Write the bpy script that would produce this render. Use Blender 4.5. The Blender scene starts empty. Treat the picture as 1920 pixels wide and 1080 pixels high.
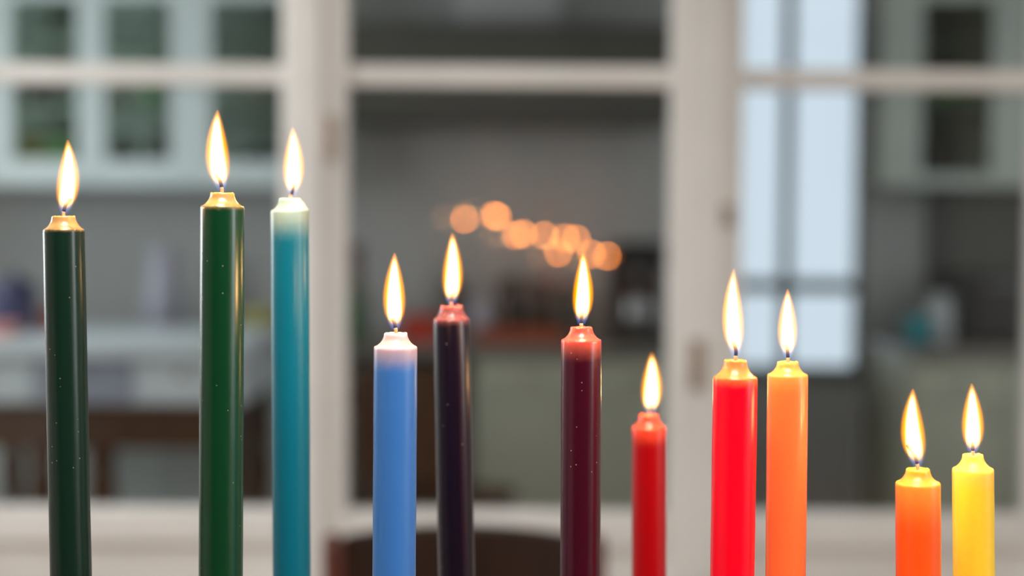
import bpy, bmesh, math, random
from mathutils import Vector, Matrix, Quaternion, noise

random.seed(7)
C = bpy.context.scene.collection
SC = bpy.context.scene

# ------------------------------------------------------------------ camera, sky, daylight, exposure
F_PX, CX, CY = 2667.0, 960.0, 540.0
CAM_Z = 1.34
PITCH = math.atan((540.0 - 422.0) / F_PX)          # camera looks slightly down
ROLL = math.radians(0.45)
cam_d = bpy.data.cameras.new('camera')
cam = bpy.data.objects.new('camera', cam_d)
C.objects.link(cam)
SC.camera = cam
cam_d.sensor_width = 36.0
cam_d.lens = 36.0 * F_PX / 1920.0
cam_d.clip_start = 0.02
CAM_M = (Matrix.Translation((0, 0, CAM_Z)) @ Matrix.Rotation(math.pi / 2 - PITCH, 4, 'X') @ Matrix.Rotation(ROLL, 4, 'Z'))
cam.matrix_world = CAM_M
cam_d.dof.use_dof = True
cam_d.dof.focus_distance = 0.825
cam_d.dof.aperture_fstop = 2.52
cam_d.dof.aperture_blades = 0

vs = SC.view_settings
SC.display_settings.display_device = 'sRGB'
vs.view_transform = 'Standard'
vs.look = 'None'
vs.gamma = 1.0
vs.use_curve_mapping = False
vs.exposure = 0.0

world = bpy.data.worlds.new('overcast_sky')
SC.world = world
world.use_nodes = True
wn = world.node_tree
wbg = wn.nodes['Background']
wbg.inputs['Color'].default_value = (0.70, 0.84, 0.95, 1)
wbg.inputs['Strength'].default_value = 0.98


def area_light(name, loc, direction, sx, sy, power, color):
    d = bpy.data.lights.new(name, 'AREA')
    d.shape = 'RECTANGLE'
    d.size, d.size_y = sx, sy
    d.energy = power
    d.color = color
    o = bpy.data.objects.new(name, d)
    o.location = loc
    o.rotation_euler = Vector(direction).to_track_quat('-Z', 'Z').to_euler()
    C.objects.link(o)
    return o


# daylight that enters by side windows of the two rooms, most added unseen for light (each lamp fills a window opening)
area_light('daylight_dining_left', (-2.64, 2.45, 1.65), (1, 0, 0), 1.0, 1.4, 62, (0.92, 0.97, 1.0))
area_light('added_daylight_dining_right', (2.64, -0.1, 1.65), (-1, 0, 0), 1.2, 1.4, 36, (0.97, 0.98, 1.0))  # unseen window light, added to brighten the candle fronts
area_light('added_daylight_kitchen_right', (2.64, 4.2, 1.65), (-1, 0, 0), 1.0, 1.3, 13, (0.92, 0.98, 1.0))  # unseen window light, added to lift the dim kitchen
# round ceiling lamp, added out of view to light the candle fronts
area_light('added_ceiling_light', (0.0, 0.25, 2.42), (0, 0, -1), 0.8, 0.8, 48, (1.0, 0.98, 0.95)).data.shape = 'DISK'
area_light('added_daylight_kitchen_left', (-2.64, 4.2, 1.65), (1, 0, 0), 1.0, 1.3, 34, (0.90, 0.98, 1.0))  # unseen window light, added for the kitchen's camera-facing fronts

FLAME_POWER = 0.098


# ------------------------------------------------------------------ helpers
def lin(r, g, b):
    def f(c):
        c /= 255.0
        return c / 12.92 if c <= 0.04045 else ((c + 0.055) / 1.055) ** 2.4
    return (f(r), f(g), f(b), 1.0)


def at(px, py, depth):
    """The world point that stands DEPTH metres in front of the camera plane (world Y) and shows at pixel px, py."""
    d = CAM_M.to_3x3() @ Vector(((px - CX) / F_PX, (CY - py) / F_PX, -1.0))
    return Vector((0, 0, CAM_Z)) + d * (depth / d.y)


class MB:
    """Collects shapes in one bmesh and links them as one mesh object."""

    def __init__(self):
        self.bm = bmesh.new()

    def box(self, x0, x1, y0, y1, z0, z1):
        vs_ = [self.bm.verts.new((x, y, z)) for x in (x0, x1) for y in (y0, y1) for z in (z0, z1)]
        for f in ((0, 1, 3, 2), (4, 6, 7, 5), (0, 4, 5, 1), (2, 3, 7, 6), (0, 2, 6, 4), (1, 5, 7, 3)):
            self.bm.faces.new([vs_[i] for i in f])
        return self

    def lathe(self, prof, seg=24, loc=(0, 0, 0), close_bottom=True, close_top=True, wob=None):
        rings = []
        for i, (r, z) in enumerate(prof):
            ring = []
            for k in range(seg):
                a = 2 * math.pi * k / seg
                rr, zz = (r, z) if wob is None else wob(r, z, a)
                ring.append(self.bm.verts.new((loc[0] + rr * math.cos(a), loc[1] + rr * math.sin(a), loc[2] + zz)))
            rings.append(ring)
        for i in range(len(rings) - 1):
            for k in range(seg):
                self.bm.faces.new((rings[i][k], rings[i][(k + 1) % seg], rings[i + 1][(k + 1) % seg], rings[i + 1][k]))
        if close_bottom:
            self.bm.faces.new(list(reversed(rings[0])))
        if close_top:
            self.bm.faces.new(rings[-1])
        return self

    def tube(self, pts, radii, seg=10):
        pts = [Vector(p) for p in pts]
        if not isinstance(radii, (list, tuple)):
            radii = [radii] * len(pts)
        rings = []
        for i, p in enumerate(pts):
            t = (pts[min(i + 1, len(pts) - 1)] - pts[max(i - 1, 0)]).normalized()
            ref = Vector((0, 1, 0)) if abs(t.y) < 0.9 else Vector((1, 0, 0))
            u = t.cross(ref).normalized()
            v = t.cross(u).normalized()
            rings.append([self.bm.verts.new(p + (u * math.cos(a) + v * math.sin(a)) * radii[i])
                          for a in [2 * math.pi * k / seg for k in range(seg)]])
        for i in range(len(rings) - 1):
            for k in range(seg):
                self.bm.faces.new((rings[i][k], rings[i][(k + 1) % seg], rings[i + 1][(k + 1) % seg], rings[i + 1][k]))
        self.bm.faces.new(list(reversed(rings[0])))
        self.bm.faces.new(rings[-1])
        return self

    def build(self, name, material, parent=None, bevel=0.0, smooth=False, loc=None):
        bmesh.ops.recalc_face_normals(self.bm, faces=self.bm.faces)
        me = bpy.data.meshes.new(name)
        self.bm.to_mesh(me)
        self.bm.free()
        if smooth:
            for p in me.polygons:
                p.use_smooth = True
        for m in (material if isinstance(material, (list, tuple)) else [material]):
            me.materials.append(m)
        o = bpy.data.objects.new(name, me)
        C.objects.link(o)
        if parent is not None:
            o.parent = parent
        if loc is not None:
            o.location = loc
        if bevel:
            b = o.modifiers.new('bevel', 'BEVEL')
            b.width = bevel
            b.segments = 2
            b.limit_method = 'ANGLE'
        return o


def tag(o, label=None, cat=None, group=None, kind=None):
    for k, v in (('label', label), ('category', cat), ('group', group), ('kind', kind)):
        if v:
            o[k] = v
    return o


def empty(name, loc, label=None, cat=None, group=None, kind=None):
    o = bpy.data.objects.new(name, None)
    o.empty_display_size = 0.05
    o.location = loc
    C.objects.link(o)
    return tag(o, label, cat, group, kind)


def box(name, m, x0, x1, y0, y1, z0, z1, parent=None, bevel=0.0):
    return MB().box(x0, x1, y0, y1, z0, z1).build(name, m, parent, bevel)


# ------------------------------------------------------------------ materials
def new_mat(name):
    m = bpy.data.materials.new(name)
    m.use_nodes = True
    return m, m.node_tree, m.node_tree.nodes['Principled BSDF']


def mat_plain(name, rgb, rough=0.5, var=0.06, scale=6.0, metal=0.0, bump=0.0, spec=0.5):
    m, nt, p = new_mat(name)
    tc = nt.nodes.new('ShaderNodeTexCoord')
    n = nt.nodes.new('ShaderNodeTexNoise')
    n.inputs['Scale'].default_value = scale
    n.inputs['Detail'].default_value = 4
    nt.links.new(tc.outputs['Object'], n.inputs['Vector'])
    r = nt.nodes.new('ShaderNodeValToRGB')
    c = lin(*rgb)
    r.color_ramp.elements[0].position = 0.3
    r.color_ramp.elements[1].position = 0.7
    r.color_ramp.elements[0].color = (c[0] * (1 - var), c[1] * (1 - var), c[2] * (1 - var), 1)
    r.color_ramp.elements[1].color = (min(1, c[0] * (1 + var)), min(1, c[1] * (1 + var)), min(1, c[2] * (1 + var)), 1)
    nt.links.new(n.outputs['Fac'], r.inputs['Fac'])
    nt.links.new(r.outputs['Color'], p.inputs['Base Color'])
    p.inputs['Roughness'].default_value = rough
    p.inputs['Metallic'].default_value = metal
    p.inputs['Specular IOR Level'].default_value = spec
    if bump:
        b = nt.nodes.new('ShaderNodeBump')
        b.inputs['Strength'].default_value = bump
        b.inputs['Distance'].default_value = 0.002
        nt.links.new(n.outputs['Fac'], b.inputs['Height'])
        nt.links.new(b.outputs['Normal'], p.inputs['Normal'])
    return m


def mat_wood(name, dark, light, scale=3.0, rough=0.45, axis='Z'):
    m, nt, p = new_mat(name)
    tc = nt.nodes.new('ShaderNodeTexCoord')
    mp = nt.nodes.new('ShaderNodeMapping')
    s = {'X': (1, 9, 9), 'Y': (9, 1, 9), 'Z': (9, 9, 1)}[axis]
    mp.inputs['Scale'].default_value = [v * scale for v in s]
    n = nt.nodes.new('ShaderNodeTexNoise')
    n.inputs['Scale'].default_value = 1.0
    n.inputs['Detail'].default_value = 6
    n.inputs['Distortion'].default_value = 0.6
    r = nt.nodes.new('ShaderNodeValToRGB')
    r.color_ramp.elements[0].position = 0.3
    r.color_ramp.elements[1].position = 0.72
    r.color_ramp.elements[0].color = lin(*dark)
    r.color_ramp.elements[1].color = lin(*light)
    nt.links.new(tc.outputs['Object'], mp.inputs['Vector'])
    nt.links.new(mp.outputs['Vector'], n.inputs['Vector'])
    nt.links.new(n.outputs['Fac'], r.inputs['Fac'])
    nt.links.new(r.outputs['Color'], p.inputs['Base Color'])
    p.inputs['Roughness'].default_value = rough
    return m


def mat_glass(name, tint=(1, 1, 1, 1), refl=1.45):
    m, nt, p = new_mat(name)
    nt.nodes.remove(p)
    out = nt.nodes['Material Output']
    t = nt.nodes.new('ShaderNodeBsdfTransparent')
    t.inputs['Color'].default_value = tint
    g = nt.nodes.new('ShaderNodeBsdfGlossy')
    g.inputs['Roughness'].default_value = 0.03
    f = nt.nodes.new('ShaderNodeFresnel')
    f.inputs['IOR'].default_value = refl
    mx = nt.nodes.new('ShaderNodeMixShader')
    nt.links.new(f.outputs['Fac'], mx.inputs['Fac'])
    nt.links.new(t.outputs['BSDF'], mx.inputs[1])
    nt.links.new(g.outputs['BSDF'], mx.inputs[2])
    nt.links.new(mx.outputs['Shader'], out.inputs['Surface'])
    return m


def mat_emit(name, rgb_lin, strength):
    m, nt, p = new_mat(name)
    nt.nodes.remove(p)
    e = nt.nodes.new('ShaderNodeEmission')
    e.inputs['Color'].default_value = (*rgb_lin, 1)
    e.inputs['Strength'].default_value = strength
    nt.links.new(e.outputs['Emission'], nt.nodes['Material Output'].inputs['Surface'])
    m.cycles.emission_sampling = 'NONE'
    return m


M = {
    'paint': mat_plain('cream_gloss_paint', (236, 232, 227), 0.4, 0.05, 5, bump=0.05),
    'wall': mat_plain('grey_wall_plaster', (176, 178, 176), 0.8, 0.04, 3, bump=0.1),
    'recess': mat_plain('grey_recess_plaster', (158, 160, 160), 0.8, 0.06, 3, bump=0.1),
    'white_wall': mat_plain('white_wall_plaster', (222, 220, 214), 0.8, 0.03, 3),
    'rear_wall': mat_plain('darkened_rear_wall_paint', (84, 78, 72), 0.8, 0.05, 3),  # unseen wall, darkened to dim its reflection in the dark candles
    'window_paint': mat_plain('dark_grey_window_paint', (112, 120, 118), 0.5, 0.05, 3),
    'ceiling': mat_plain('white_ceiling_paint', (225, 226, 222), 0.85, 0.03, 3),
    'floor': mat_wood('pine_floorboards', (120, 92, 66), (160, 128, 94), 1.2, 0.4, 'Y'),
    'cab': mat_plain('pale_blue_white_lacquer', (218, 230, 230), 0.4, 0.03, 4),
    'cab_grey': mat_plain('sage_grey_lacquer', (186, 188, 171), 0.5, 0.06, 3),
    'cab_blue': mat_plain('grey_blue_lacquer', (178, 186, 178), 0.5, 0.05, 3),
    'cab_in': mat_plain('cabinet_inside_green_grey', (196, 212, 202), 0.7, 0.1, 4),
    'cab_in_dark': mat_plain('cabinet_inside_dark', (112, 106, 88), 0.7, 0.1, 4),
    'stone': mat_plain('grey_stone_worktop', (128, 124, 118), 0.35, 0.1, 30),
    'hood': mat_plain('dark_grey_metal', (82, 81, 74), 0.45, 0.08, 5, metal=0.0),
    'white': mat_plain('white_laminate', (222, 232, 238), 0.35, 0.03, 5),
    'blue_grey': mat_plain('blue_grey_paint', (165, 172, 190), 0.5, 0.05, 5),
    'brown_wood': mat_wood('mid_brown_oak', (62, 36, 18), (98, 62, 34), 4),
    'dark_wood': mat_wood('dark_walnut', (34, 20, 15), (58, 36, 27), 4),
    'red_wood': mat_wood('reddish_mahogany', (70, 30, 18), (104, 50, 32), 4),
    'hinge': mat_plain('tarnished_bronze', (168, 146, 130), 0.5, 0.2, 40, metal=0.3),
    'brass': mat_plain('aged_brass', (176, 136, 70), 0.3, 0.1, 20, metal=1.0),
    'black': mat_plain('black_plastic', (26, 24, 23), 0.4, 0.1, 10),
    'steel': mat_plain('brushed_steel', (150, 150, 150), 0.3, 0.05, 20, metal=0.8),
    'glass': mat_glass('window_glass'),
    'cab_glass': mat_glass('cabinet_glass', (0.93, 0.97, 0.95, 1)),
    'green_glass': mat_plain('green_bottle_glass', (38, 92, 50), 0.15, 0.1, 5),
    'red': mat_plain('red_enamel', (178, 52, 36), 0.35, 0.08, 8),
    'orange_red': mat_plain('terracotta_glaze', (150, 66, 38), 0.4, 0.1, 8),
    'navy': mat_plain('navy_enamel', (34, 38, 84), 0.4, 0.1, 8),
    'teal': mat_plain('teal_glaze', (40, 150, 160), 0.3, 0.05, 8),
    'ceramic': mat_plain('grey_white_ceramic', (188, 190, 192), 0.3, 0.04, 8),
    'lilac': mat_plain('pale_lilac_ceramic', (176, 176, 190), 0.3, 0.04, 8),
    'olive': mat_plain('olive_yellow_glaze', (190, 186, 110), 0.4, 0.06, 8),
    'brown_glaze': mat_plain('dark_brown_glaze', (64, 44, 34), 0.3, 0.15, 9),
    'leaf': mat_plain('herb_green', (110, 172, 92), 0.5, 0.25, 30),
    'pink': mat_plain('salmon_pink_ceramic', (222, 150, 138), 0.4, 0.04, 8),
}


def mat_wax(name, body, melt, L, ds, R, rad, scale, specks=0.0, rough=0.28, glow_blend=0.9, spec=0.4):
    """Coloured wax: paler melted wax on the burnt-down shoulder, its tint fading down the dyed skin below as painted flame glow; light travels inside it (subsurface)."""
    m, nt, p = new_mat(name)
    tc = nt.nodes.new('ShaderNodeTexCoord')
    sp = nt.nodes.new('ShaderNodeSeparateXYZ')
    nt.links.new(tc.outputs['Object'], sp.inputs['Vector'])
    nz = nt.nodes.new('ShaderNodeTexNoise')
    nz.inputs['Scale'].default_value = 220
    nz.inputs['Detail'].default_value = 3
    nt.links.new(tc.outputs['Object'], nz.inputs['Vector'])
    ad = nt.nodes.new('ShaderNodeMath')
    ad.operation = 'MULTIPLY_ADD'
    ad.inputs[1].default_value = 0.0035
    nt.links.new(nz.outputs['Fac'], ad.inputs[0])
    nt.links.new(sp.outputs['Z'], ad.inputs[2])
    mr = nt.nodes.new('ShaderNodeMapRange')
    mr.inputs['From Min'].default_value = L - ds - glow_blend * R + 0.00175  # a wide blend paints flame glow into the skin under the shoulder
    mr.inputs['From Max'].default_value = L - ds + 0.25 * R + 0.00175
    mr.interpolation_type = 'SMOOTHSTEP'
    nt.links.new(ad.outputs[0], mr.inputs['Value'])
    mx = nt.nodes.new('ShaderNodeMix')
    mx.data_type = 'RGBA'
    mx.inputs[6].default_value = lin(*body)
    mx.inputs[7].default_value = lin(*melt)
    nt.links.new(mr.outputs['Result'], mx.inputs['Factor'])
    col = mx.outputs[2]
    # faint vertical streaks in the dyed skin
    mp = nt.nodes.new('ShaderNodeMapping')
    mp.inputs['Scale'].default_value = (420, 420, 14)
    n2 = nt.nodes.new('ShaderNodeTexNoise')
    n2.inputs['Scale'].default_value = 1.0
    n2.inputs['Detail'].default_value = 2
    nt.links.new(tc.outputs['Object'], mp.inputs['Vector'])
    nt.links.new(mp.outputs['Vector'], n2.inputs['Vector'])
    if specks:
        v = nt.nodes.new('ShaderNodeTexVoronoi')
        v.inputs['Scale'].default_value = 330
        nt.links.new(tc.outputs['Object'], v.inputs['Vector'])
        lt = nt.nodes.new('ShaderNodeMath')
        lt.operation = 'LESS_THAN'
        lt.inputs[1].default_value = 0.12
        nt.links.new(v.outputs['Distance'], lt.inputs[0])
        sepc = nt.nodes.new('ShaderNodeSeparateColor')
        nt.links.new(v.outputs['Color'], sepc.inputs['Color'])
        gt = nt.nodes.new('ShaderNodeMath')
        gt.operation = 'GREATER_THAN'
        gt.inputs[1].default_value = 1.0 - specks
        nt.links.new(sepc.outputs[0], gt.inputs[0])
        mu = nt.nodes.new('ShaderNodeMath')
        mu.operation = 'MULTIPLY'
        nt.links.new(lt.outputs[0], mu.inputs[0])
        nt.links.new(gt.outputs[0], mu.inputs[1])
        mu2 = nt.nodes.new('ShaderNodeMath')
        mu2.operation = 'MULTIPLY'
        mu2.inputs[1].default_value = 0.5
        nt.links.new(mu.outputs[0], mu2.inputs[0])
        m2 = nt.nodes.new('ShaderNodeMix')
        m2.data_type = 'RGBA'
        m2.inputs[7].default_value = lin(200, 190, 170)
        nt.links.new(col, m2.inputs[6])
        nt.links.new(mu2.outputs[0], m2.inputs['Factor'])
        col = m2.outputs[2]
    nt.links.new(col, p.inputs['Base Color'])
    p.inputs['Roughness'].default_value = rough
    p.inputs['IOR'].default_value = 1.44
    p.inputs['Specular IOR Level'].default_value = spec
    p.inputs['Subsurface Weight'].default_value = 1.0
    p.inputs['Subsurface Radius'].default_value = rad
    p.inputs['Subsurface Scale'].default_value = scale
    b = nt.nodes.new('ShaderNodeBump')
    b.inputs['Strength'].default_value = 0.12
    b.inputs['Distance'].default_value = 0.0006
    nt.links.new(n2.outputs['Fac'], b.inputs['Height'])
    nt.links.new(b.outputs['Normal'], p.inputs['Normal'])
    return m


def curve_node(nt, pts, src):
    n = nt.nodes.new('ShaderNodeFloatCurve')
    c = n.mapping.curves[0]
    n.mapping.use_clip = False
    c.points[0].location = pts[0]
    c.points[1].location = pts[-1]
    for q in pts[1:-1]:
        c.points.new(*q)
    n.mapping.update()
    nt.links.new(src, n.inputs['Value'])
    return n.outputs['Value']


def math_node(nt, op, a, b=None, c=None):
    n = nt.nodes.new('ShaderNodeMath')
    n.operation = op
    for i, v in enumerate((a, b, c)):
        if v is None:
            continue
        if isinstance(v, (int, float)):
            n.inputs[i].default_value = v
        else:
            nt.links.new(v, n.inputs[i])
    return n.outputs[0]


R_PTS = [(0, .26), (.05, .44), (.1, .60), (.18, .80), (.28, .95), (.38, 1.0), (.5, .96), (.65, .81), (.8, .57), (.92, .32), (1, .11)]


def interp(pts, t):
    for (x0, y0), (x1, y1) in zip(pts, pts[1:]):
        if t <= x1:
            return y0 + (y1 - y0) * (t - x0) / (x1 - x0)
    return pts[-1][1]


def mat_flame(name, H, RM, off):
    """A glowing gas: emission that fades from the flame's axis outward, orange body above a blue foot."""
    m, nt, p = new_mat(name)
    nt.nodes.remove(p)
    out = nt.nodes['Material Output']
    tc = nt.nodes.new('ShaderNodeTexCoord')
    sp = nt.nodes.new('ShaderNodeSeparateXYZ')
    nt.links.new(tc.outputs['Object'], sp.inputs['Vector'])
    t = math_node(nt, 'DIVIDE', sp.outputs['Z'], H)
    rad = math_node(nt, 'MULTIPLY', curve_node(nt, R_PTS, t), RM)
    k = 4 * RM
    cxn = curve_node(nt, [(i / 10.0, 0.5 + off(i / 10.0) / k) for i in range(11)], t)
    cx = math_node(nt, 'MULTIPLY', math_node(nt, 'SUBTRACT', cxn, 0.5), k)
    dx = math_node(nt, 'SUBTRACT', sp.outputs['X'], cx)
    r2 = math_node(nt, 'ADD', math_node(nt, 'MULTIPLY', dx, dx), math_node(nt, 'MULTIPLY', sp.outputs['Y'], sp.outputs['Y']))
    q = math_node(nt, 'DIVIDE', r2, math_node(nt, 'MULTIPLY', rad, rad))
    inside = math_node(nt, 'MAXIMUM', math_node(nt, 'SUBTRACT', 1.0, q), 0.0)
    core = math_node(nt, 'POWER', math_node(nt, 'MAXIMUM', math_node(nt, 'SUBTRACT', 1.0, math_node(nt, 'DIVIDE', q, curve_node(nt, [(0, .8), (.1, .72), (.25, .52), (.45, .38), (1, .35)], t))), 0.0), 1.1)
    amp_c = curve_node(nt, [(0, 0), (.06, .006), (.10, .07), (.15, .34), (.22, .82), (.3, 1), (.75, 1), (.88, .45), (.95, .05), (1, 0)], t)
    hot = math_node(nt, 'MULTIPLY', math_node(nt, 'MULTIPLY', core, amp_c), 20.0 / RM)
    fall = math_node(nt, 'POWER', inside, 1.15)
    amp = curve_node(nt, [(0, 0), (.05, .01), (.1, .12), (.16, .45), (.24, 1), (.8, 1), (.92, .9), (1, .6)], t)
    warm = math_node(nt, 'MULTIPLY', math_node(nt, 'MULTIPLY', fall, amp), 3.3 / RM)
    fall_b = math_node(nt, 'MULTIPLY', math_node(nt, 'POWER', inside, 0.9), q)
    amp_b = curve_node(nt, [(0, .5), (.04, 1), (.08, .9), (.13, .3), (.19, 0), (1, 0)], t)
    blue = math_node(nt, 'MULTIPLY', math_node(nt, 'MULTIPLY', fall_b, amp_b), 1.8 / RM)
    e0 = nt.nodes.new('ShaderNodeEmission')
    e0.inputs['Color'].default_value = (1.0, 0.56, 0.20, 1)
    nt.links.new(hot, e0.inputs['Strength'])
    e1 = nt.nodes.new('ShaderNodeEmission')
    e1.inputs['Color'].default_value = (1.0, 0.31, 0.012, 1)
    nt.links.new(warm, e1.inputs['Strength'])
    e2 = nt.nodes.new('ShaderNodeEmission')
    e2.inputs['Color'].default_value = (0.11, 0.30, 1.0, 1)
    nt.links.new(blue, e2.inputs['Strength'])
    a = nt.nodes.new('ShaderNodeAddShader')
    nt.links.new(e1.outputs[0], a.inputs[0])
    nt.links.new(e2.outputs[0], a.inputs[1])
    a2 = nt.nodes.new('ShaderNodeAddShader')
    nt.links.new(a.outputs[0], a2.inputs[0])
    nt.links.new(e0.outputs[0], a2.inputs[1])
    nt.links.new(a2.outputs[0], out.inputs['Volume'])
    try:
        m.cycles.volume_step_rate = 0.12
    except Exception:
        pass
    return m


# ------------------------------------------------------------------ room shell
def structure(o, label=None):
    return tag(o, label, kind='structure')


YP = 3.10            # the glazed partition
YB = 5.85            # kitchen back wall
XL, XR = -2.55, 2.55
YR = -2.05
ZC = 2.55

structure(box('floor', M['floor'], XL - .15, XR + .15, YR - .15, YB + .15, -0.06, 0))
structure(box('ceiling', M['ceiling'], XL - .15, XR + .15, YR - .15, YB + .15, ZC, ZC + .08))
# side walls with their window openings, most cut for added light
mb = MB()
for (y0, y1, z0, z1) in ((YR - .15, 1.95, 0, ZC), (1.95, 2.95, 0, .95), (1.95, 2.95, 2.35, ZC), (2.95, 3.7, 0, ZC), (3.7, 4.7, 0, 1.0), (3.7, 4.7, 2.3, ZC), (4.7, YB + .15, 0, ZC)):
    mb.box(XL - .12, XL, y0, y1, z0, z1)
structure(mb.build('wall_left', M['white_wall']))
mb = MB()
for (y0, y1, z0, z1) in ((YR - .15, -.7, 0, ZC), (-.7, .5, 0, .95), (-.7, .5, 2.35, ZC), (.5, 3.7, 0, ZC), (3.7, 4.7, 0, 1.0), (3.7, 4.7, 2.3, ZC), (4.7, YB + .15, 0, ZC)):
    mb.box(XR, XR + .12, y0, y1, z0, z1)
structure(mb.build('wall_right', M['white_wall']))
structure(box('wall_rear', M['rear_wall'], XL, XR, YR - .12, YR, 0, ZC))

# back wall of the kitchen, with the window opening seen through the right bay
wx0 = at(1378, 300, YB).x
wx1 = at(1622, 300, YB).x
wz0 = at(1500, 690, YB).z
wz1 = 2.38
mb = MB()
for (x0, x1, z0, z1) in ((XL, wx0, 0, ZC), (wx1, XR, 0, ZC), (wx0, wx1, 0, wz0), (wx0, wx1, wz1, ZC)):
    mb.box(x0, x1, YB, YB + .12, z0, z1)
structure(mb.build('wall_far', M['wall']))
wt = empty('window_3', (0, 0, 0), kind='structure')
mul = at(1480, 300, YB).x
tz = at(1480, 537, YB).z
box('frame', M['window_paint'], wx0, wx0 + .025, YB + .02, YB + .09, wz0, wz1, wt, .004)
box('frame', M['window_paint'], wx1 - .022, wx1, YB + .02, YB + .09, wz0, wz1, wt, .004)
box('mullion', M['window_paint'], mul - .02, mul + .02, YB + .015, YB + .085, wz0, wz1, wt, .004)
box('transom', M['window_paint'], wx0 + .025, wx1 - .022, YB + .025, YB + .08, tz - .028, tz + .028, wt, .004)
box('window_sill', M['window_paint'], wx0 - .04, wx1 + .04, YB - .05, YB + .1, wz0 - .03, wz0, wt, .004)
for (a, b) in ((wx0 + .02, mul - .018), (mul + .018, wx1 - .025)):
    for (c, d) in ((wz0, tz - .03), (tz + .03, wz1)):
        box('glass_pane', M['glass'], a, b, YB + .048, YB + .052, c, d, wt)


def side_window(name, xw, y0, y1, z0, z1):
    w = empty(name, (0, 0, 0), kind='structure')
    ym = (y0 + y1) / 2
    for (a, b) in ((y0, y0 + .05), (ym - .025, ym + .025), (y1 - .05, y1)):
        box('frame', M['paint'], xw - .035, xw + .035, a, b, z0, z1, w, .004)
    for (a, b) in ((z0, z0 + .05), (z1 - .05, z1)):
        box('rail', M['paint'], xw - .03, xw + .03, y0 + .05, y1 - .05, a, b, w, .004)


side_window('window_4', XL - .055, 1.95, 2.95, .95, 2.35)
side_window('added_window_5', XL - .055, 3.7, 4.7, 1.0, 2.3)  # added out of view for the kitchen's left light
side_window('added_window_7', XR + .055, 3.7, 4.7, 1.0, 2.3)  # added out of view for the kitchen's right light
side_window('added_window_6', XR + .055, -.7, .5, .95, 2.35)  # added out of view for the light on the candle fronts

# ------------------------------------------------------------------ the glazed partition between the rooms
def px_x(px, y=YP, py=500):
    return at(px, py, y).x


def py_z(py, px=960, y=YP):
    return at(px, py, y).z


x_l0, x_l1 = px_x(-60), px_x(531)         # left bay opening
x_c0, x_c1 = px_x(653), px_x(1252)       # centre bay opening
x_r0, x_r1 = px_x(1386), px_x(1928)      # right bay opening
z_m0, z_m1 = py_z(164), py_z(126)        # glazing bar
z_s = py_z(955)                          # top of the bottom rail
z_b = py_z(1022)
HP = 2.30

structure(box('wall_partition_left', M['white_wall'], XL, x_l0 - .13, YP - .05, YP + .05, 0, ZC))
structure(box('wall_partition_right', M['white_wall'], x_r1 + .13, XR, YP - .05, YP + .05, 0, ZC))
structure(box('wall_partition_top', M['white_wall'], x_l0 - .13, x_r1 + .13, YP - .05, YP + .05, HP, ZC))
for i, (a, b) in enumerate(((x_l0 - .13, x_l0 - .03), (px_x(566), px_x(611)), (px_x(1316), px_x(1346)), (x_r1 + .03, x_r1 + .13))):
    structure(box('trim_%d' % (i + 1), M['paint'], a, b, YP - .055, YP + .055, 0, HP, bevel=.004))


def bay(name, a, b, sl, sr, tilt_hinges=(), ya=-.03, yb=.03):
    """A glazed leaf: two stiles, rails, one glazing bar, a solid foot panel and two panes."""
    w = empty(name, (0, 0, 0), kind='structure')
    y0, y1 = YP + ya, YP + yb
    box('stile', M['paint'], a - sl, a, y0, y1, .02, HP - .002, w, .006)
    box('stile', M['paint'], b, b + sr, y0, y1, .02, HP - .002, w, .006)
    box('glazing_bar', M['paint'], a, b, y0 + .01, y1 - .01, z_m0, z_m1, w, .006)
    box('top_rail', M['paint'], a, b, y0, y1, HP - .1, HP - .002, w, .006)
    box('bottom_rail', M['paint'], a, b, y0, y1, z_b, z_s, w, .008)
    box('foot_rail', M['paint'], a, b, y0, y1, .02, .16, w, .006)
    box('foot_panel', M['paint'], a, b, y0 + .018, y1 - .018, .16, z_b, w)
    box('glass_pane', M['glass'], a, b, YP - .002, YP + .002, z_m1, HP - .1, w)
    box('glass_pane', M['glass'], a, b, YP - .002, YP + .002, z_s, z_m0, w)
    for (hx, hz, hh) in tilt_hinges:
        h = MB().tube([(hx, y0 - .012, hz - hh / 2), (hx, y0 - .012, hz + hh / 2)], .0075, 10)
        h.box(hx - .018, hx + .018, y0 - .006, y0 + .001, hz - hh / 2, hz + hh / 2)
        h.build('hinge', M['hinge'], w, smooth=False)
    return w


bay('window_1', x_l0, x_l1, .028, px_x(565) - x_l1)
bay('door_1', x_c0, x_c1, x_c0 - px_x(612), px_x(1315) - x_c1,
    ((px_x(616), py_z(262, 616), .10), (px_x(1306), py_z(680, 1306), .11)), -.045, .02)
bay('window_2', x_r0, x_r1, x_r0 - px_x(1347), .028, ((px_x(1354), py_z(405, 1354), .045),))

# ------------------------------------------------------------------ kitchen
ZW = 0.90


def item_lathe(name, m, px, y, z, prof, label, cat, group=None, seg=20, parts=()):
    o = empty(name, (px, y, z), label, cat, group)
    MB().lathe(prof, seg).build('body', m, o, smooth=True)
    for (pn, pm, pp) in parts:
        MB().lathe(pp, seg).build(pn, pm, o, smooth=True)
    return o


def jar_prof(r, h):
    return [(r * .8, 0), (r * .96, .02 * h), (r, .12 * h), (r, .8 * h), (r * .82, .93 * h), (r * .8, h)]


def lid_prof(r, h, t):
    return [(r * .84, h), (r * .88, h + .1 * t), (r * .88, h + .7 * t), (r * .5, h + t), (r * .12, h + t * 1.1), (r * .14, h + t * 1.5), (r * .05, h + t * 1.6)]


def bowl_prof(r, h):
    return [(r * .35, 0), (r * .4, .08 * h), (r * .75, .4 * h), (r * .96, .85 * h), (r, h), (r * .93, h), (r * .7, .42 * h), (r * .3, .15 * h)]


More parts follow.
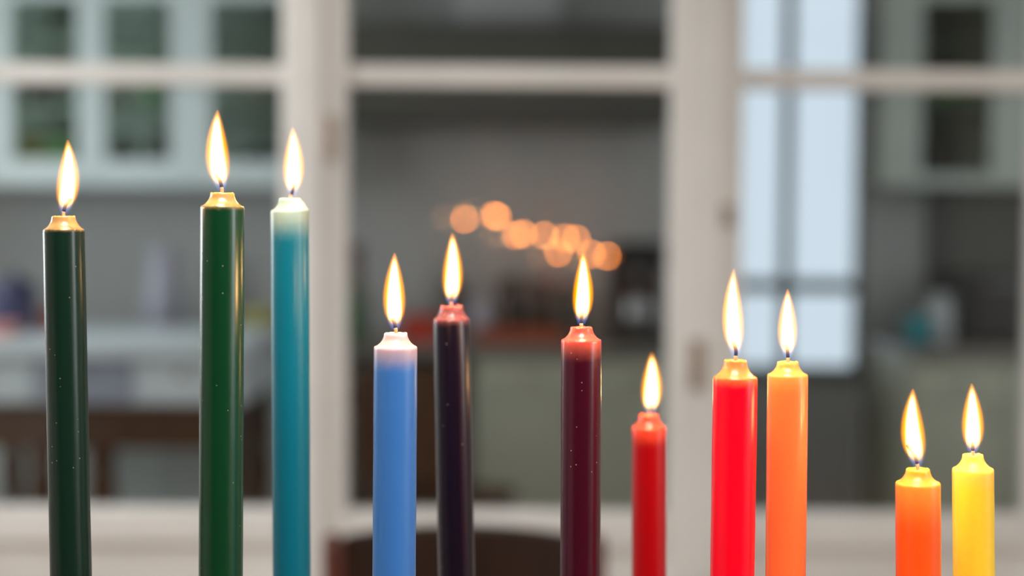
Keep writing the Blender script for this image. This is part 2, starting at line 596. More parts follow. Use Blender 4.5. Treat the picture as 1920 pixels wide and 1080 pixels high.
# base cabinets along the back wall
def base_run(name, x0, x1, n, m, label, y0=5.2):
    o = empty(name, ((x0 + x1) / 2, 5.5, 0), label, 'cabinet')
    ox, oy = (x0 + x1) / 2, 5.5
    box('carcass', m, x0 - ox, x1 - ox, y0 + .022 - oy, YB - .001 - oy, .1, ZW - .04, o)
    box('plinth', M['hood'], x0 + .01 - ox, x1 - .01 - ox, y0 + .08 - oy, YB - .01 - oy, 0, .1, o)
    wd = (x1 - x0) / n
    for i in range(n):
        a = x0 + i * wd - ox
        d = box('door', m, a + .003, a + wd - .003, y0 - oy, y0 + .02 - oy, .11, ZW - .2, o, .003)
        MB().tube([(a + wd - .05, y0 - .02 - oy, .62), (a + wd - .05, y0 - .02 - oy, .67)], .006, 8).box(a + wd - .053, a + wd - .047, y0 - .02 - oy, y0 + .001 - oy, .643, .647).build('handle', M['steel'], d)
        dr = box('drawer', m, a + .003, a + wd - .003, y0 - oy, y0 + .02 - oy, ZW - .194, ZW - .046, o, .003)
        MB().lathe([(.006, 0), (.006, .012), (.014, .018), (.012, .026)], 10).build('knob', M['steel'], dr).matrix_local = Matrix.Translation((a + wd / 2, y0 + .001 - oy, ZW - .12)) @ Matrix.Rotation(math.pi / 2, 4, 'X')
    return o


cx0 = at(890, 650, 5.2).x
cx1 = min(at(1300, 650, 5.2).x, wx0 - .03)
base_run('base_cabinet', cx0, cx1, 2, M['cab_grey'], 'sage grey base cabinet under the red tray and coffee machine, behind the glass door')
rx0 = wx1 + .03
base_run('base_cabinet', rx0, XR - .002, 3, M['cab_grey'], 'sage grey base cabinet right of the bright window, under the teal cup')
lx1 = at(640, 650, 5.2).x
base_run('base_cabinet', XL + .002, lx1, 3, M['cab'], 'pale base cabinet behind the kitchen island, below the glazed wall cupboard')
for (a, b, lab) in ((lx1 + .022, cx1 + .02, 'grey stone worktop carrying the red tray and coffee machine'),
                    (rx0 - .02, XR - .001, 'grey stone worktop under the teal cup right of the window'),
                    (XL + .001, lx1 + .02, 'grey stone worktop behind the white kitchen island')):
    t = box('worktop', M['stone'], a, b, 5.17, YB - .001, ZW - .039, ZW, None, .004)
    tag(t, lab, 'worktop')

# radiator under the window
o = empty('radiator', ((wx0 + wx1) / 2, YB - .06, .12), 'white column radiator under the bright kitchen window', 'radiator')
nr = 9
for i in range(nr):
    x = (i + .5) / nr * (wx1 - wx0 - .04) - (wx1 - wx0 - .04) / 2
    MB().box(x - .02, x + .02, -.04, .04, 0, wz0 - .2).build('column', M['ceramic'], o, .008)
MB().tube([(-.25, 0, .03), (.25, 0, .03)], .012).build('pipe', M['ceramic'], o)


# glazed wall cupboards
def wall_cupboard(name, xs, z0, z1, m, inside, label, shelves, y0=5.48):
    """xs: edges of the glazed doors from left to right; every door is a frame round one pane."""
    x0, x1 = xs[0][0], xs[-1][1]
    ox = (x0 + x1) / 2
    o = empty(name, (ox, YB, z0), label, 'cupboard')

    def L(*a):
        return a[0] - ox, a[1] - ox, a[2] - YB, a[3] - YB, a[4] - z0, a[5] - z0
    yb = YB - .001
    box('back_panel', inside, *L(x0, x1, yb - .012, yb, z0, z1), o)
    box('side_panel', inside, *L(x0, x0 + .018, y0 + .022, yb - .012, z0, z1), o)
    box('side_panel', m, *L(x1 - .018, x1, y0 + .022, yb - .012, z0, z1), o)
    box('bottom_panel', m, *L(x0 + .018, x1 - .018, y0 + .022, yb - .012, z0, z0 + .02), o)
    box('top_panel', m, *L(x0 + .018, x1 - .018, y0 + .022, yb - .012, z1 - .02, z1), o)
    for s in shelves:
        box('shelf', inside, *L(x0 + .018, x1 - .018, y0 + .04, yb - .012, s - .009, s + .009), o)
    for (a, b, fl, fr, fb) in xs:
        d = empty('door', (0, 0, 0))
        d.parent = o
        box('frame', m, *L(a + .002, a + fl, y0, y0 + .02, z0, z1), d, .003)
        box('frame', m, *L(b - fr, b - .002, y0, y0 + .02, z0, z1), d, .003)
        box('frame', m, *L(a + fl, b - fr, y0, y0 + .02, z0, z0 + fb), d, .003)
        box('frame', m, *L(a + fl, b - fr, y0, y0 + .02, z1 - .07, z1), d, .003)
        box('glass_pane', M['cab_glass'], *L(a + fl, b - fr, y0 + .008, y0 + .012, z0 + fb, z1 - .07), d)
    return o


def cx(px, y=5.48):
    return at(px, 250, y).x


cz0 = at(260, 348, 5.48).z
cz1 = cz0 + .78
fb = at(260, 300, 5.48).z - cz0
wall_cupboard('wall_cupboard', (
    (cx(-160), cx(-18), .05, .05, fb), (cx(-18), cx(170), cx(22) - cx(-18), cx(170) - cx(145), fb), (cx(170), cx(357), cx(196) - cx(170), cx(357) - cx(320), fb),
    (cx(357), cx(560), cx(396) - cx(357), .06, fb)), cz0, cz1, M['cab'], M['cab_in'],
    'pale glazed wall cupboard with crockery behind the left bay', (cz0 + .30, cz0 + .56))
rz0 = at(1790, 350, 5.48).z
wall_cupboard('wall_cupboard', (
    (cx(1650), cx(1882), cx(1728) - cx(1650), cx(1882) - cx(1858), .05), (cx(1882), cx(2060), .09, .05, .05)), rz0, rz0 + .78, M['cab_blue'], M['cab_in_dark'],
    'grey glazed wall cupboard with dark inside right of the bright window', (rz0 + .32, rz0 + .56))

# crockery in the cupboards
yk = 5.66
s0, s1, s2 = cz0 + .02, cz0 + .309, cz0 + .569
for (px, z, kind, m, r, h, lab, cat) in (
        (60, s0, 'jar', 'olive', .06, .17, 'olive storage jar on the bottom shelf of the left cupboard', 'jar'),
        (118, s0, 'jar', 'leaf', .05, .15, 'green storage jar beside the olive jar in the left cupboard', 'jar'),
        (235, s0, 'jar', 'brown_glaze', .045, .16, 'dark brown jar at the left end of the middle cupboard pane', 'jar'),
        (295, s0, 'jar', 'hood', .045, .17, 'dark grey jar standing beside the dark brown jar in the cupboard', 'jar'),
        (425, s0, 'bowl', 'pink', .06, .07, 'salmon pink bowl on the bottom shelf of the cupboard', 'bowl'),
        (488, s0, 'bowl', 'black', .07, .13, 'black bowl beside the pink bowl in the cupboard', 'bowl'),
        (75, s1, 'bowl', 'hood', .09, .09, 'wide dark bowl on the middle shelf of the left cupboard', 'bowl'),
        (225, s1, 'jar', 'cab_grey', .045, .15, 'sage jar on the middle cupboard shelf', 'jar'),
        (285, s1, 'jar', 'leaf', .04, .14, 'leaf green jar beside the sage jar on the middle cupboard shelf', 'jar'),
        (480, s1, 'bowl', 'cab_grey', .07, .10, 'sage bowl on the middle shelf above the black bowl', 'bowl'),
        (1775, rz0 + .02, 'jar', 'brown_glaze', .05, .17, 'brown jar behind the glass of the right hand grey cupboard', 'jar'),
        (1825, rz0 + .02, 'jar', 'ceramic', .04, .07, 'small pale jar at the bottom of the grey cupboard', 'jar'),
        (1765, rz0 + .329, 'bowl', 'leaf', .05, .08, 'green bowl on the grey cupboard shelf', 'bowl'),
        (1815, rz0 + .329, 'jar', 'leaf', .045, .13, 'green jar beside the green bowl in the grey cupboard', 'jar')):
    X = at(px, 250, yk).x
    if kind == 'jar':
        item_lathe('storage_jar', M[m], X, yk, z, jar_prof(r, h), lab, cat, parts=(('lid', M[m], lid_prof(r, h, .025)),))
    else:
        item_lathe('serving_bowl', M[m], X, yk, z, bowl_prof(r, h), lab, cat)

# range hood and bulbs added in place of flame reflections in the glass
hy0 = 5.25
hx0, hx1 = at(640, 150, hy0).x, at(1262, 150, hy0).x
hzt, hzb = at(950, 42, hy0).z, at(950, 222, hy0).z
o = empty('range_hood', ((hx0 + hx1) / 2, YB, hzb), 'wide dark grey range hood on the kitchen back wall behind the glass door', 'range hood')
w2 = (hx1 - hx0) / 2
box('canopy', M['hood'], -w2, w2, hy0 - YB, -.001, .05, hzt - hzb, o, .01)
box('lip', M['hood'], -w2 - .01, w2 + .01, hy0 - .012 - YB, -.001, 0, .05, o, .006)
box('flue', M['ceramic'], -.2, .2, -.32, -.001, hzt - hzb, ZC - hzb - .001, o, .006)
MB().lathe([(.012, 0), (.012, .012), (.0, .014)], 12).build('knob', M['steel'], o).matrix_local = Matrix.Translation((w2 - .1, hy0 - YB - .012, .025)) @ Matrix.Rotation(math.pi / 2, 4, 'X')

ly = 5.5
reflection_spots = ((871, 411), (926, 404), (933, 406), (967, 441), (981, 438), (1021, 441), (1060, 446), (1047, 474), (1081, 448), (1109, 476), (1138, 480))
st = empty('flame_reflections', at(1000, 440, ly), 'string of warm bulbs standing for flame reflections in the glass, under the range hood', 'flame reflections')
inv = Vector(st.location)
bm_mat = mat_emit('flame_reflection_glow', (1.0, 0.28, 0.05), 34.0)
wire = [at(700, 232, ly), at(800, 370, ly)] + [at(x, y - 7, ly) for x, y in reflection_spots] + [at(1148, 400, ly), at(1160, 232, ly)]
MB().tube([p - inv for p in wire], .0011, 6).build('wire', M['black'], st)
for (x, y) in reflection_spots:
    p = at(x, y, ly) - inv
    b = MB().lathe([(.002, -.007), (.0045, -.0058), (.0066, -.0025), (.007, 0), (.0066, .0025), (.0045, .0058), (.002, .007)], 12).build('reflection_bulb', bm_mat, st, smooth=True, loc=p)
    MB().lathe([(.003, .006), (.0035, .0065), (.003, .014)], 8).build('socket', M['black'], b)

# things on the worktops behind the glass door
yw = 5.45


def wt_x(px, y=yw):
    return at(px, 600, y).x


item_lathe('bottle', M['green_glass'], at(668, 600, 5.25).x, 5.25, ZW, [(.03, 0), (.035, .01), (.035, .13), (.028, .16), (.012, .19), (.012, .24), (.014, .25)],
           'green glass bottle at the left edge of the glass door', 'bottle', parts=(('cap', M['red_wood'], [(.014, .25), (.015, .252), (.015, .275), (.01, .278)]),))
o = empty('storage_tin', (at(785, 650, 5.24).x, 5.3, ZW), 'red storage tin on the worktop left of the dark purple candle', 'tin')
MB().box(-.07, .07, -.05, .05, 0, .085).build('body', M['red'], o, .006)
MB().box(-.072, .072, -.052, .052, .085, .105).build('lid', M['red'], o, .004)
o = empty('serving_tray', (wt_x(975), 5.33, ZW), 'long red serving tray on the stone worktop behind the glass door', 'tray')
MB().box(-.17, .17, -.1, .1, 0, .012).build('base', M['orange_red'], o, .004)
for (a, b, c, d) in ((-.17, .17, -.1, -.09), (-.17, .17, .09, .1), (-.17, -.16, -.09, .09), (.16, .17, -.09, .09)):
    MB().box(a, b, c, d, .012, .05).build('rim', M['orange_red'], o, .003)
for (px, m, r, h, lab) in ((850, 'brown_glaze', .05, .19, 'dark brown jar at the left of the row behind the red tray'), (905, 'lilac', .045, .13, 'pale lilac jar in the row behind the red tray'),
                           (955, 'brown_glaze', .055, .21, 'tall dark brown jar in the middle of the row behind the red tray'), (1010, 'brown_glaze', .05, .2, 'dark brown jar right of the tallest jar behind the red tray'),
                           (1060, 'hood', .05, .18, 'dark grey jar at the right end of the row behind the red tray')):
    item_lathe('storage_jar', M[m], wt_x(px, 5.68), 5.68, ZW, jar_prof(r, h), lab, 'jar', parts=(('lid', M[m], lid_prof(r, h, .025)),))
o = empty('coffee_machine', (wt_x(1192, 5.5), 5.5, ZW), 'black coffee machine on the worktop beside the right door stile', 'coffee machine')
MB().box(-.1, .1, -.16, .16, 0, .035).build('base', M['black'], o, .006)
MB().box(-.1, .1, .02, .16, .035, .30).build('housing', M['brown_glaze'], o, .01)
MB().box(-.1, .1, -.15, .16, .28, .38).build('head', M['black'], o, .012)
MB().lathe([(.045, .037), (.06, .06), (.06, .13), (.045, .16), (.045, .17)], 18, (0, -.07, 0)).build('jug', M['steel'], o, smooth=True)
MB().tube([(.0, -.09, .28), (.0, -.09, .24)], .018, 12).build('spout', M['steel'], o)
item_lathe('vase', M['red_wood'], wt_x(668, 5.6), 5.6, ZW, [(.03, 0), (.04, .02), (.05, .12), (.03, .2), (.02, .27), (.035, .36), (.03, .36), (.015, .27), (.02, .2)],
           'dark reddish vase standing behind the green bottle', 'vase')

# things under and beside the right-hand cupboard
yr = 5.4
item_lathe('cup', M['teal'], at(1720, 580, yr).x, yr, ZW, [(.028, 0), (.034, .01), (.042, .06), (.044, .1), (.04, .1), (.036, .05), (.02, .015)], 'small teal cup on the worktop under the grey cupboard', 'cup')
item_lathe('canister', M['ceramic'], at(1763, 540, 5.45).x, 5.45, ZW, jar_prof(.052, .17), 'pale grey canister between teal cup and black oven', 'canister', parts=(('lid', M['ceramic'], lid_prof(.052, .17, .02)),))
o = empty('toaster_oven', (at(1862, 540, 5.52).x, 5.52, ZW), 'black table oven on the worktop right of the pale canister', 'oven')
MB().box(-.13, .13, -.17, .2, .015, .27).build('housing', M['black'], o, .008)
MB().box(-.12, .06, -.18, -.171, .04, .25).build('door', M['black'], o, .004)
MB().tube([(-.1, -.2, .235), (.04, -.2, .235)], .006, 8).build('handle', M['steel'], o)
for k in range(3):
    MB().lathe([(.014, 0), (.014, .012), (.0, .014)], 12).build('knob', M['steel'], o).matrix_local = Matrix.Translation((.095, -.171, .07 + .07 * k)) @ Matrix.Rotation(math.pi / 2, 4, 'X')
for (sx, sy) in ((-1, -1), (1, -1), (-1, 1), (1, 1)):
    MB().lathe([(.012, 0), (.012, .0155)], 8, (sx * .1, sy * .13, 0)).build('foot', M['black'], o)
tag(box('splash_board', M['hood'], at(1735, 500, YB).x, XR - .01, YB - .02, YB - .001, ZW + .001, rz0 - .002), 'dark splash board on the wall behind canister and oven', 'board')

# the kitchen island behind the left bay
iy0, iy1 = 4.4, 5.05
ix0, ix1 = at(-130, 700, iy0).x, at(452, 700, iy0).x
izt = at(200, 640, iy0).z
o = empty('kitchen_island', ((ix0 + ix1) / 2, iy0, 0), 'white topped kitchen island on brown wooden legs behind the left bay', 'kitchen island')
w2 = (ix1 - ix0) / 2
ia = at(200, 760, iy0).z
box('worktop', M['white'], -w2 - .02, w2 + .02, -.03, iy1 - iy0, izt - .05, izt, o, .006)
box('apron', M['white'], -w2, w2, .02, iy1 - iy0 - .03, ia, izt - .05, o)
for i in range(3):
    a = -w2 + .02 + i * (2 * w2 - .04) / 3
    b = a + (2 * w2 - .04) / 3 - .015
    d = box('drawer', M['white'] if i != 1 else M['blue_grey'], a, b, .0, .02, ia + .01, izt - .06, o, .003)
    MB().lathe([(.006, 0), (.006, .012), (.014, .018), (.012, .026)], 10).build('knob', M['steel'], d).matrix_local = Matrix.Translation(((a + b) / 2, .001, (ia + izt) / 2)) @ Matrix.Rotation(math.pi / 2, 4, 'X')
box('rail', M['brown_wood'], -w2, w2, .03, .06, ia - .14, ia, o, .003)
for px in (65, 180, 452):
    X = at(px, 850, iy0).x - (ix0 + ix1) / 2
    MB().lathe([(.028, 0), (.04, .05), (.028, .12), (.03, .3), (.042, .42), (.045, .5), (.036, .55), (.042, .6), (.042, ia)], 14, (min(X, w2 - .045), .07, 0)).build('leg', M['brown_wood'], o, smooth=True)
for X in (-w2 + .05, w2 - .05):
    MB().lathe([(.028, 0), (.04, .05), (.028, .12), (.03, .3), (.042, .42), (.045, .5), (.036, .55), (.042, .6), (.042, ia)], 14, (X, iy1 - iy0 - .07, 0)).build('leg', M['brown_wood'], o, smooth=True)
box('lower_shelf', M['brown_wood'], -w2 + .02, w2 - .02, .04, iy1 - iy0 - .05, .18, .21, o, .003)

iy = 4.75
item_lathe('stock_pot', M['navy'], at(28, 560, iy).x, iy, izt, [(.06, 0), (.07, .01), (.072, .14), (.07, .15)], 'navy enamel pot at the left end of the white island', 'pot',
           parts=(('lid', M['navy'], [(.072, .15), (.074, .155), (.05, .175), (.012, .18), (.014, .2), (.006, .205)]),))
item_lathe('mug', M['red'], at(96, 560, 4.8).x, 4.8, izt, [(.03, 0), (.034, .01), (.036, .08), (.032, .08), (.03, .02)], 'dark red mug beside the navy pot on the island', 'mug')
item_lathe('saucer_bowl', M['pink'], at(5, 620, 4.5).x, 4.5, izt, bowl_prof(.06, .045), 'salmon pink bowl on the near left corner of the island', 'bowl')
item_lathe('jug', M['lilac'], at(306, 500, 5.6).x, 5.6, ZW, [(.06, 0), (.075, .02), (.085, .14), (.06, .24), (.055, .3), (.065, .34), (.06, .34), (.05, .3), (.055, .24)],
           'pale lilac jug on the worktop between the two green candles', 'jug')
item_lathe('fruit_bowl', M['olive'], at(492, 590, 5.4).x, 5.4, ZW, bowl_prof(.085, .11), 'olive yellow fruit bowl on the worktop behind the turquoise candle', 'bowl')
o = empty('stool', (ix1 + .19, 4.72, 0), 'black stool with a navy cushion at the right end of the island', 'stool')
MB().lathe([(.11, .72), (.12, .73), (.12, .75), (.11, .76)], 20).build('seat', M['black'], o, smooth=True)
MB().lathe([(.11, .76), (.12, .775), (.115, .80), (.06, .815)], 20).build('cushion', M['navy'], o, smooth=True)
for k in range(4):
    a = math.pi / 4 + k * math.pi / 2
    MB().tube([(.13 * math.cos(a), .13 * math.sin(a), 0), (.08 * math.cos(a), .08 * math.sin(a), .725)], [.016, .02], 10).build('leg', M['black'], o)


# ------------------------------------------------------------------ chairs
def chair(name, loc, rz, frame, panel, label, W=.47, seat_h=.46, top=.86, arch=.022):
    """A chair seen from behind: its back stands towards -Y before rotation; the seat reaches towards +Y."""
    o = empty(name, loc, label, 'chair')
    o.rotation_euler = (0, 0, rz)
    h = W / 2
    for s in (-1, 1):
        MB().tube([(s * (h - .02), .03, 0), (s * (h - .02), .0, .25), (s * (h - .02), 0, seat_h), (s * (h - .02), -.03, .66), (s * (h - .02), -.055, top - .012), (s * (h - .02), -.056, top)],
                  [.016, .019, .021, .02, .019, .012], 12).build('back_post', frame, o, smooth=True)
        MB().tube([(s * (h - .03), .40, 0), (s * (h - .03), .40, seat_h - .02)], [.016, .021], 12).build('leg', frame, o, smooth=True)
        MB().tube([(s * (h - .025), .01, .2), (s * (h - .03), .4, .2)], .01, 8).build('stretcher', frame, o, smooth=True)
    MB().box(-h, h, -.01, .44, seat_h - .02, seat_h + .02).build('seat', panel, o, .012)
    # arched solid back panel, slightly hollow
    mb = MB()
    n = 20
    rows = []
    for i in range(n + 1):
        u = -1 + 2 * i / n
        x = u * (h - .035)
        zt = top - .006 + arch * (1 - u * u)
        zb = .56 + .015 * (1 - u * u)
        yo = -.045 - .03 * (1 - u * u)
        rows.append([mb.bm.verts.new((x, yo + dy + (.02 if z == zb else 0), z)) for (z, dy) in ((zb, 0), (zt, 0), (zt, .022), (zb, .022))])
    for i in range(n):
        for k in range(4):
            mb.bm.faces.new((rows[i][k], rows[i][(k + 1) % 4], rows[i + 1][(k + 1) % 4], rows[i + 1][k]))
    mb.bm.faces.new(rows[0])
    mb.bm.faces.new(list(reversed(rows[-1])))
    mb.build('backrest', panel, o, .004)
    return o


yc = 2.30
top_z = at(870, 1004, yc).z
chair('dining_chair', (at(870, 1000, yc).x, yc + .055, 0), 0, M['red_wood'], M['dark_wood'], 'dark brown chair with an arched solid back in front of the partition', W=.468, top=top_z, arch=.026)
chair('dining_chair', (at(775, 850, 4.3).x, 4.3, 0), math.radians(-20), M['brown_wood'], M['brown_wood'], 'brown wooden chair in the kitchen behind the light blue candle', W=.36, top=.90, arch=.02)

# body of the added, unseen ceiling lamp
o = empty('added_ceiling_lamp', (0, .25, ZC), 'round white ceiling lamp added out of view to light the candles', 'ceiling lamp')
MB().lathe([(.08, -.04), (.08, 0)], 24).build('ceiling_rose', M['steel'], o)
MB().lathe([(.41, -.10), (.42, -.10), (.42, -.04), (.2, -.03), (.2, -.04), (.41, -.05)], 40, close_bottom=False, close_top=False).build('lamp_shade', M['ceramic'], o, smooth=True)

# ------------------------------------------------------------------ sideboard and candles
SB = 0.94
o = empty('sideboard', (0, .88, 0), 'wooden sideboard under the row of candles', 'sideboard')
box('top', M['brown_wood'], -.62, .62, -.22, .22, SB - .03, SB, o, .006)
box('carcass', M['brown_wood'], -.6, .6, -.2, .2, .12, SB - .03, o)
for i in range(3):
    a = -.59 + i * .395
    d = box('door', M['brown_wood'], a, a + .385, -.215, -.2, .14, SB - .05, o, .004)
    MB().lathe([(.006, 0), (.006, .012), (.014, .018), (.012, .026)], 10).build('knob', M['brass'], d).matrix_local = Matrix.Translation((a + .35, -.215, .55)) @ Matrix.Rotation(math.pi / 2, 4, 'X')
for sx in (-1, 1):
    for sy in (-1, 1):
        MB().lathe([(.018, 0), (.026, .1), (.028, .121)], 12, (sx * .56, sy * .16, 0)).build('leg', M['brown_wood'], o)

BOTTOM = CAM_Z - 0.285     # the candles' feet, in the cups of their candlesticks


def make_candle(name, desc, top, wid, bot, R, hw, shoulder, wick, flame, body, melt, rad, scale, specks=0.0, rough=0.28, notch=None, rag=0.0, glow_blend=.9, power=1.0):
    """top, bot: pixel of the cup's centre and of the axis at the frame's foot; wid: width in pixels; hw: half width of the cup; wick, flame: pixels."""
    d = 2 * R * F_PX / wid
    P_top = at(top[0], top[1], d)
    P_low = at(bot, 1080, d)
    ax = (P_top - P_low).normalized()
    P_bot = P_top + ax * ((BOTTOM - P_top.z) / ax.z)
    L = (P_top - P_bot).length
    c = empty(name, P_bot, desc, 'candle', 'burning candles in a row')
    q = Vector((0, 0, 1)).rotation_difference(ax)
    c.rotation_mode = 'QUATERNION'
    c.rotation_quaternion = q
    mpp = d / F_PX
    rc = hw * mpp
    ds = (shoulder - top[1]) * mpp
    prof = [(R * .985, 0), (R, .003)]
    nb = 14
    for i in range(1, nb + 1):
        z = .003 + (L - ds - .003 - .0012) * i / nb
        prof.append((R * (1 + .004 * math.sin(i * 1.7 + wid)), z))
    prof += [(R * .992, L - ds - .0003), (R * .965, L - ds + .0004)]
    for i in range(1, 9):                                # hollow flare up to the lip
        t = i / 8.0
        prof.append((R * .965 + (rc - R * .965) * (1 - (1 - t) ** 1.7), L - ds + .0004 + (ds - .0012) * (t ** 1.35)))
    prof += [(rc * .97, L - .0002), (rc * .9, L), (rc * .78, L - .0006), (rc * .5, L - .0018), (rc * .16, L - .0024)]
    sd = wid + top[0] * .37

    def wob(r, z, a):
        if z < L - ds - .001:
            return r * (1 + .006 * noise.noise((math.cos(a) * .7, math.sin(a) * .7, z * 22 + sd))), z
        k = min(1.0, (z - (L - ds - .001)) / ds)
        n = noise.noise((math.cos(a) * 1.4, math.sin(a) * 1.4, sd))
        n2 = noise.noise((math.cos(a) * 3, math.sin(a) * 3, sd + 9))
        r2 = r * (1 + k * (.035 + rag * .08) * n)
        z2 = z + k * n2 * (.0005 + rag * .0016) * (1 if r > rc * .6 else .3)
        if notch is not None:
            aa = math.atan2(math.sin(a - notch), math.cos(a - notch))
            g = math.exp(-(aa / .5) ** 2)
            r2 += g * k * (1 - k) * .008
            z2 += g * k * (1 - k) * .006
        return r2, z2
    wax = mat_wax(name + '_wax', body, melt, L, ds, R, rad, scale, specks, rough, glow_blend, (.65 if max(body) < 100 else .4))
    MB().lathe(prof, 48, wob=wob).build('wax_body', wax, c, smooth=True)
    MB().lathe([(rc * .14, L - .0026), (rc * .62, L - .0013), (rc * .58, L - .0010), (rc * .1, L - .0011)], 20).build('melted_wax', MELT, c, smooth=True)

    qi = q.inverted()

    def loc(px, py):
        return qi @ (at(px, py, d) - P_bot)
    # wick
    pts = [Vector((0, 0, L - .004))] + [loc(*w_) for w_ in wick]
    pts[1].x, pts[1].y = pts[1].x * .5, 0
    fine = []
    for i in range(len(pts) - 1):
        p0, p1, p2, p3 = pts[max(i - 1, 0)], pts[i], pts[i + 1], pts[min(i + 2, len(pts) - 1)]
        for k in range(4):
            t = k / 4.0
            fine.append(.5 * ((2 * p1) + (p2 - p0) * t + (2 * p0 - 5 * p1 + 4 * p2 - p3) * t * t + (3 * p1 - p0 - 3 * p2 + p3) * t ** 3))
    fine.append(pts[-1])
    n = len(fine)
    k = max(2, min(n - 2, sum(1 for p_ in fine if p_.z < L + .0022)))
    MB().tube(fine[:k + 1], .0010, 8).build('wick', WICK, c, smooth=True)
    ch = MB().tube(fine[k:], [.00105] * (n - k - 2) + [.0010, .0006], 8).build('charred_wick', CHAR, c, smooth=True)
    # flame: foot, widest place and tip in pixels
    (bx, by), (l, r, my), (tx, ty) = flame
    pb, pm, pt = loc(bx, by), loc((l + r) / 2.0, my), loc(tx, ty)
    H = pt.z - pb.z
    RM = (r - l) / 2.0 * mpp * 1.17
    tm = (pm.z - pb.z) / H
    om, ot = pm.x - pb.x, pt.x - pb.x

    def off(t):
        return om * t * (t - 1) / (tm * (tm - 1)) + ot * t * (t - tm) / (1 - tm)
    rings = []
    for i in range(22):
        t = i / 21.0
        rings.append((t, interp(R_PTS, t) * RM * 1.05 + .0003))
    mb = MB()
    vr = []
    for (t, rr) in rings:
        vr.append([mb.bm.verts.new((off(t) + rr * math.cos(a), rr * math.sin(a), t * H)) for a in [2 * math.pi * j / 20 for j in range(20)]])
    for i in range(21):
        for j in range(20):
            mb.bm.faces.new((vr[i][j], vr[i][(j + 1) % 20], vr[i + 1][(j + 1) % 20], vr[i + 1][j]))
    mb.bm.faces.new(list(reversed(vr[0])))
    mb.bm.faces.new(vr[-1])
    mb.build('flame', mat_flame(name + '_flame', H, RM, off), c, smooth=True, loc=pb)
    # the flame's light
    for tt, sh in ((.36, .6), (.62, .4)):
        ld = bpy.data.lights.new('flame_light', 'POINT')
        ld.energy = FLAME_POWER * power * sh
        ld.color = (1.0, 0.53, 0.20)
        ld.shadow_soft_size = RM * .55
        lo = bpy.data.objects.new('flame_light', ld)
        C.objects.link(lo)
        lo.parent = c
        lo.location = pb + Vector((off(tt), 0, tt * H))
    # candlestick below
    s = empty('candlestick', (P_bot.x, P_bot.y, SB), 'brass candlestick holding the ' + desc.split(' candle')[0] + ' candle', 'candlestick', 'brass candlesticks on the sideboard')
    hh = P_bot.z - SB
    MB().lathe([(.024, 0), (.025, .004), (.016, .01), (.007, .02), (.006, hh * .5), (.009, hh * .6), (.006, hh * .7), (.006, hh - .012), (R * 1.05, hh - .002)], 20).build('stem', M['brass'], s, smooth=True)
    MB().lathe([(R * 1.05, hh - .002), (R * 1.16, hh), (R * 1.16, hh + .02), (R * 1.06, hh + .02), (R * 1.06, hh)], 24, close_top=False).build('cup', M['brass'], s, smooth=True)
    return c


WICK = mat_plain('wick_cotton', (206, 146, 92), 0.8, 0.1, 400)
CHAR = mat_plain('wick_char', (22, 14, 10), 0.9, 0.3, 400)
MELT = mat_plain('clear_melted_wax', (236, 220, 190), 0.08, 0.03, 60)
MELT.node_tree.nodes['Principled BSDF'].inputs['Transmission Weight'].default_value = 0.5

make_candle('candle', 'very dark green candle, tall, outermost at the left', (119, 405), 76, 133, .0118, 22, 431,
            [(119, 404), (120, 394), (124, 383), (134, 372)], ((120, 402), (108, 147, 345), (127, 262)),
            (10, 38, 26), (190, 142, 86), (.3, .6, .3), .004, .10, .27, glow_blend=.15)
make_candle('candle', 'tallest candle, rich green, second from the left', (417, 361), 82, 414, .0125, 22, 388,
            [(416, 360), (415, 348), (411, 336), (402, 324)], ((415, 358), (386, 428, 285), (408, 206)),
            (4, 58, 28), (192, 144, 86), (.4, .8, .4), .005, .10, .27, glow_blend=.2)
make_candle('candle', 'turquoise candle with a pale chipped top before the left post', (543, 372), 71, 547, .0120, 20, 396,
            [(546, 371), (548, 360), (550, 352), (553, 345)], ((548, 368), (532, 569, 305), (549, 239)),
            (7, 108, 128), (168, 182, 166), (.35, .7, .8), .007, .0, .34, notch=-.35, glow_blend=1.7)
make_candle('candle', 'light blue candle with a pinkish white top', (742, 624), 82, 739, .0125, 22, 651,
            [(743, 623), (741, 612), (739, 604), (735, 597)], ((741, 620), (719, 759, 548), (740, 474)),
            (62, 116, 178), (200, 166, 160), (.7, .7, .9), .008, .0, .32, glow_blend=1.2)
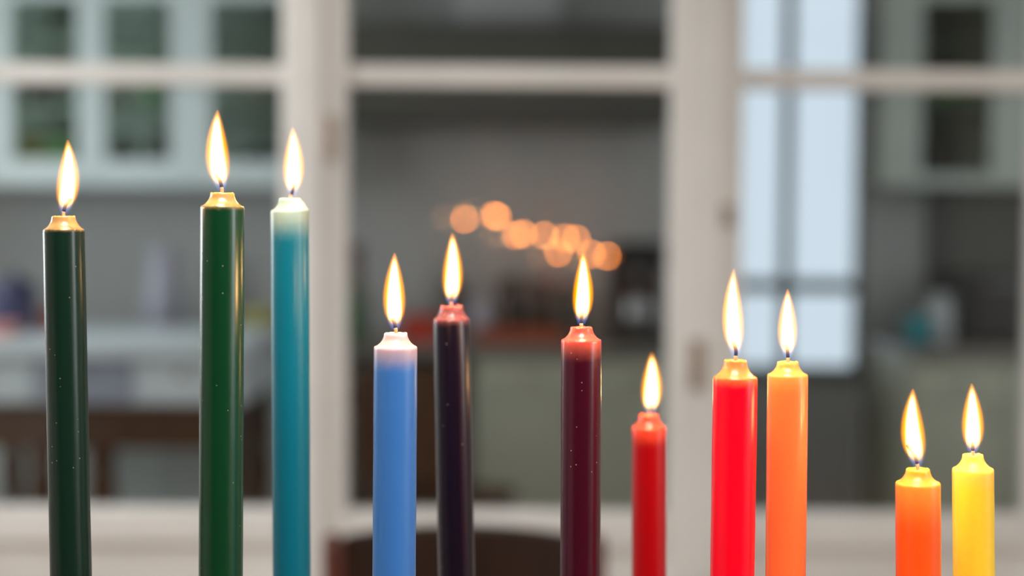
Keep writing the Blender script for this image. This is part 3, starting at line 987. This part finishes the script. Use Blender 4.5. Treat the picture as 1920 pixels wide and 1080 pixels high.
make_candle('candle', 'blackish purple candle with a ragged top, set back behind the others', (846, 574), 69, 856, .0120, 21, 599,
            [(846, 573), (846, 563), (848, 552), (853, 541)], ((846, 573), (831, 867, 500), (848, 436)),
            (18, 6, 24), (150, 82, 78), (.8, .25, .4), .008, .03, .27, rag=1.0, glow_blend=.4)
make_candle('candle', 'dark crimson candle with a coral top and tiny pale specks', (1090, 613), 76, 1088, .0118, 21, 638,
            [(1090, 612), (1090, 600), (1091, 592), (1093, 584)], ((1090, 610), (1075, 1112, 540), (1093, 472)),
            (66, 2, 24), (206, 92, 72), (1, .15, .2), .012, .10, .27, rag=.1, glow_blend=1.1)
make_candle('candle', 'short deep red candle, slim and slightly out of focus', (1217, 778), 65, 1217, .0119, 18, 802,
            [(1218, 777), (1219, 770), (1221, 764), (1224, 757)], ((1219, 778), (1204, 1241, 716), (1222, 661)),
            (158, 2, 12), (228, 80, 50), (1, .2, .1), .008, .0, .30, glow_blend=1.2)
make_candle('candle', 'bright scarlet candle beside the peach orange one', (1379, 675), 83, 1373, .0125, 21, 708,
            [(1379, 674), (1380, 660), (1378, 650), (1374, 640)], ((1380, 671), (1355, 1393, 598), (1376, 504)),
            (255, 3, 36), (236, 136, 70), (1, .25, .15), .010, .0, .26, glow_blend=.5)
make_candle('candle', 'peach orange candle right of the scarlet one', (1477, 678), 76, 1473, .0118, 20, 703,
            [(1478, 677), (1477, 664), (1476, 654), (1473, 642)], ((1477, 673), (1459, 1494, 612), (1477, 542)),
            (255, 122, 62), (240, 152, 78), (1, .45, .2), .012, .0, .26, glow_blend=1.0)
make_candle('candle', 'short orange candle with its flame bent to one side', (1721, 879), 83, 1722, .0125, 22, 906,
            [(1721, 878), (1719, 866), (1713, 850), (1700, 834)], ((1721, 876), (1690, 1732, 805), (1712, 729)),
            (255, 94, 24), (242, 154, 58), (1, .45, .15), .012, .0, .30, glow_blend=2.3)
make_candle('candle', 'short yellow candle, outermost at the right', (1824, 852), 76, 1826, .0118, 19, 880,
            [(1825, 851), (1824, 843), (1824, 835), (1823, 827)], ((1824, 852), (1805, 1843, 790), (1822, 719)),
            (255, 200, 52), (242, 192, 84), (1, .6, .2), .012, .0, .34, glow_blend=1.2)
